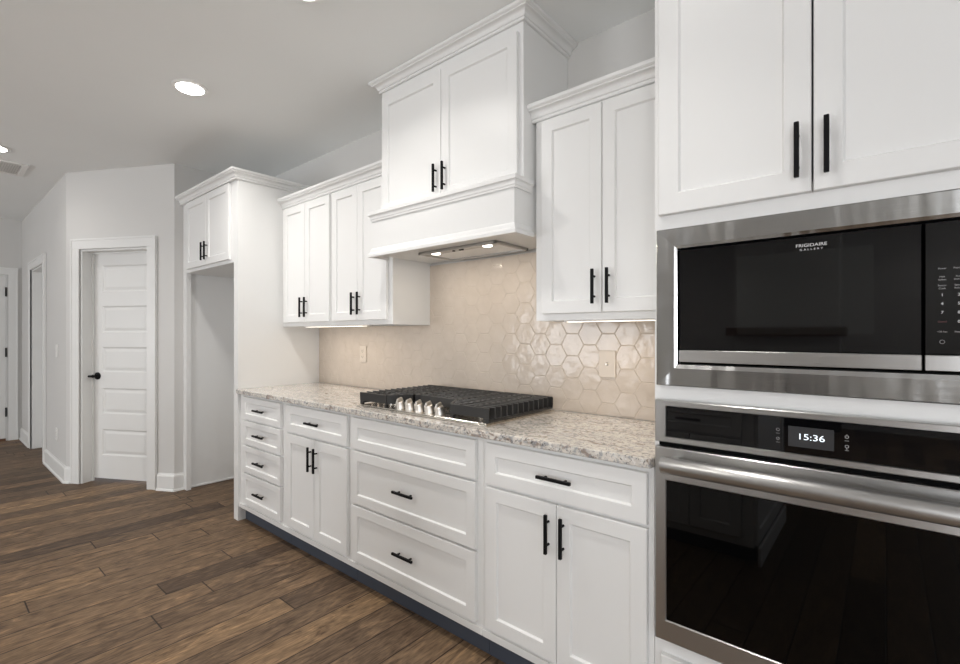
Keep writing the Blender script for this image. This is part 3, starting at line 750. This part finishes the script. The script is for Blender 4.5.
for k in range(5):
    x = -1.838+k*.0685; y = Yd(1.560)
    kb = MB(); tl = Matrix.Rotation(radians(16), 4, 'X')
    kb.lathe((x, y, .9300), [(.0245, 0), (.0245, .006), (.0225, .010), (.0215, .030), (.0195, .036), (.017, .037)], 28, tilt=tl)
    kk = bmesh.new(); bmesh.ops.create_cube(kk, size=1)
    for v in kk.verts: v.co = (v.co.x*(.015 if v.co.z < 0 else .010), v.co.y*(.040 if v.co.z < 0 else .030)+(.003 if v.co.z > 0 else 0), .044+v.co.z*.016)
    bmesh.ops.bevel(kk, geom=kk.edges[:], offset=.002, segments=2, affect='EDGES')
    kb.add(kk, Matrix.Translation((x, y, .9300)) @ tl)
    kb.build('knob', M_knob, ck, True)

# ------------------------------------------------------------ ceiling fixtures
G = 'round recessed ceiling lights'
def can(x, yr, label, power=P_CAN, spr=138):
    y = yr-2.08
    t = thing('recessed_light', label, 'ceiling light', (x, y, CEIL-.008), G)
    MB().lathe((x, y, CEIL-.0095), [(.074, 0), (.088, .001), (.092, .005), (.092, .0085)], 40).build('trim_ring', M_plastic, t, True)
    MB().lathe((x, y, CEIL-.0125), [(.064, 0), (.069, .001), (.069, .0025)], 40).build('lens', M_lens, t, True)
    area('recessed_lamp', (x, y, CEIL-.016), (0, 0, 0), .12, .12, power, (1, .965, .92), 'DISK', t, radians(spr))
can(-3.043, 1.016, 'lit round recessed light in the ceiling, nearest in front of the refrigerator cabinet', 9.5)
can(-1.807, 1.018, 'lit round recessed light cut by the top edge of the photo', 5.6)
can(-5.135, .38, 'lit round recessed light beside the ceiling vent, at the left edge', 1.4)
can(-.57, .95, 'round recessed ceiling light outside the photo, in front of the oven tower', 1.7, 84)
for x, yr in ((-2.1, -4.2), (.4, -4.5), (-4.6, -3.0), (1.9, -1.6)):
    can(x, yr, 'round recessed ceiling light outside the photo, over the living side')
for x, yr in ((-1.2, -1.2), (-3.6, -1.2)):
    can(x, yr, 'round recessed ceiling light outside the photo, over the kitchen island', 10, 150)
vt = thing('ceiling_vent', 'white slatted supply vent in the ceiling at the left edge', 'vent', (-5.67, Yd(.40), CEIL-.01))
vx0, vx1, vy0, vy1 = -5.87, -5.46, Yd(.15), Yd(.612)
b = MB()
for a, c, d, e_ in ((vx0, vx1, vy0, vy0+.035), (vx0, vx1, vy1-.035, vy1), (vx0, vx0+.035, vy0+.035, vy1-.035), (vx1-.035, vx1, vy0+.035, vy1-.035)): b.box(a, c, d, e_, CEIL-.012, CEIL-.0008, .002)
b.build('frame', M_plastic, vt)
b = MB(); n = 26
for i in range(n):
    y = vy0+.04+(vy1-vy0-.08)*i/(n-1)
    b.poly([(vx0+.035, y-.008, CEIL-.010), (vx1-.035, y-.008, CEIL-.010), (vx1-.035, y+.008, CEIL-.004), (vx0+.035, y+.008, CEIL-.004), (vx0+.035, y-.008, CEIL-.0088), (vx1-.035, y-.008, CEIL-.0088), (vx1-.035, y+.008, CEIL-.0028), (vx0+.035, y+.008, CEIL-.0028)],
           [[0, 1, 2, 3], [7, 6, 5, 4], [0, 3, 7, 4], [1, 5, 6, 2], [0, 4, 5, 1], [3, 2, 6, 7]])
b.build('slats', M_plastic, vt)
MB().box(vx0+.035, vx1-.035, vy0+.035, vy1-.035, CEIL-.0022, CEIL-.0008).build('backing', plain('duct_grey', (.45, .45, .45), .7), vt)

# ------------------------------------------------------------ behind the camera: seen in the black glass
IXR, IXL, IYF, IYB = -.56, -2.70, Yd(-.14), Yd(-1.05)
isl = thing('kitchen_island', 'white kitchen island with granite top opposite the cooktop, behind the camera', 'island', (-1.9, Yd(-.6), 0))
MB().box(IXL, IXR, IYB, IYF-.02, .10, .887).build('body', M_cab, isl)
MB().box(IXL+.02, IXR-.001, IYB+.02, IYF-.09, .001, .099).build('toe_kick', M_toe, isl)
R180 = Matrix.Rotation(pi, 4, 'Z')
def face_y(mb, name, mat, parent): return mb.build(name, mat, parent, False, R180)
xs = [-IXR+.04, -IXR+.64, -IXR+1.27, -IXL-.03]
for x0, x1 in zip(xs, xs[1:]):
    dr = face_y(MB().shaker(x0+.02, x1-.02, .712, .872, -IYF, .019, .05), 'drawer', M_cab, isl)
    b = MB(); xm = (x0+x1)/2; b.box(xm-.069, xm+.069, -IYF-.04, -IYF-.029, .786, .797)
    for q in (-.04, .04): b.cyl((xm+q, -IYF-.03, .7915), (xm+q, -IYF, .7915), .0045)
    face_y(b, 'bar_pull', M_black, dr)
    for a, c in ((x0+.02, xm-.002), (xm+.002, x1-.02)): face_y(MB().shaker(a, c, .15, .70, -IYF, .019, .057), 'door', M_cab, isl)
RZ = Matrix.Rotation(radians(90), 4, 'Z')
MB().shaker(IYB+.01, IYF-.025, .115, .885, -(IXR+.019), .018, .07).build('end_panel', M_cab, isl, matrix=RZ)
MB().box(IXR+.0195, IXR+.034, IYB+.01, IYF-.025, .001, .11, .003).build('end_baseboard', M_cab, isl)
t = MB().box(IXL-.03, IXR+.05, IYB-.25, IYF+.03, .888, .918, .004, 2).build('island_countertop', M_gran); tag(t, 'speckled granite top of the kitchen island', 'countertop')
fa = thing('kitchen_faucet', 'black gooseneck faucet on the island countertop', 'faucet', (-1.6, Yd(-.75), .918))
fx, fy = -1.6, Yd(-.75)
MB().lathe((fx, fy, .9185), [(.027, 0), (.027, .01), (.018, .02), (.016, .06)]).build('base', M_black, fa, True)
pts = [(fx, fy, .975), (fx, fy, 1.20)]+[(fx, fy+.1-.1*cos(pi*k/10), 1.20+.1*sin(pi*k/10)) for k in range(1, 11)]+[(fx, fy+.2, 1.12)]
MB().tube(pts, .012).build('spout', M_black, fa, True)
# fireplace on the far wall
M_ship = paint('shiplap_paint', (.78, .78, .765), .5, 30, .01, .006)
fp = thing('fireplace', 'white shiplap chimney breast with mantel and black firebox, behind the camera', 'fireplace', (-1.1, YF+.2, 0))
b = MB(); z = .001; FX0, FX1 = -1.72, -.46; FD = YF+.36
b.box(FX0+.003, FX1-.003, YF+.002, FD-.011, 1.02, CEIL-.002)
zz = 1.05
while zz < CEIL-.02:
    b.box(FX0, FX1, YF+.002, FD, zz, min(zz+.126, CEIL-.003)); zz += .14
b.build('chimney_breast', M_ship, fp)
b = MB(); b.box(FX0, FX0+.22, YF+.002, FD, .001, 1.045); b.box(FX1-.22, FX1, YF+.002, FD, .001, 1.045); b.box(FX0+.22, FX1-.22, YF+.002, FD, .85, 1.045)
b.build('stone_surround', M_fire, fp)
MB().box(FX0+.22, FX1-.22, YF+.002, FD-.03, .002, .849).build('firebox', M_fire, fp)
MB().box(FX0-.08, FX1+.08, FD+.0005, FD+.20, 1.28, 1.40, .004).build('mantel', M_wood, fp)
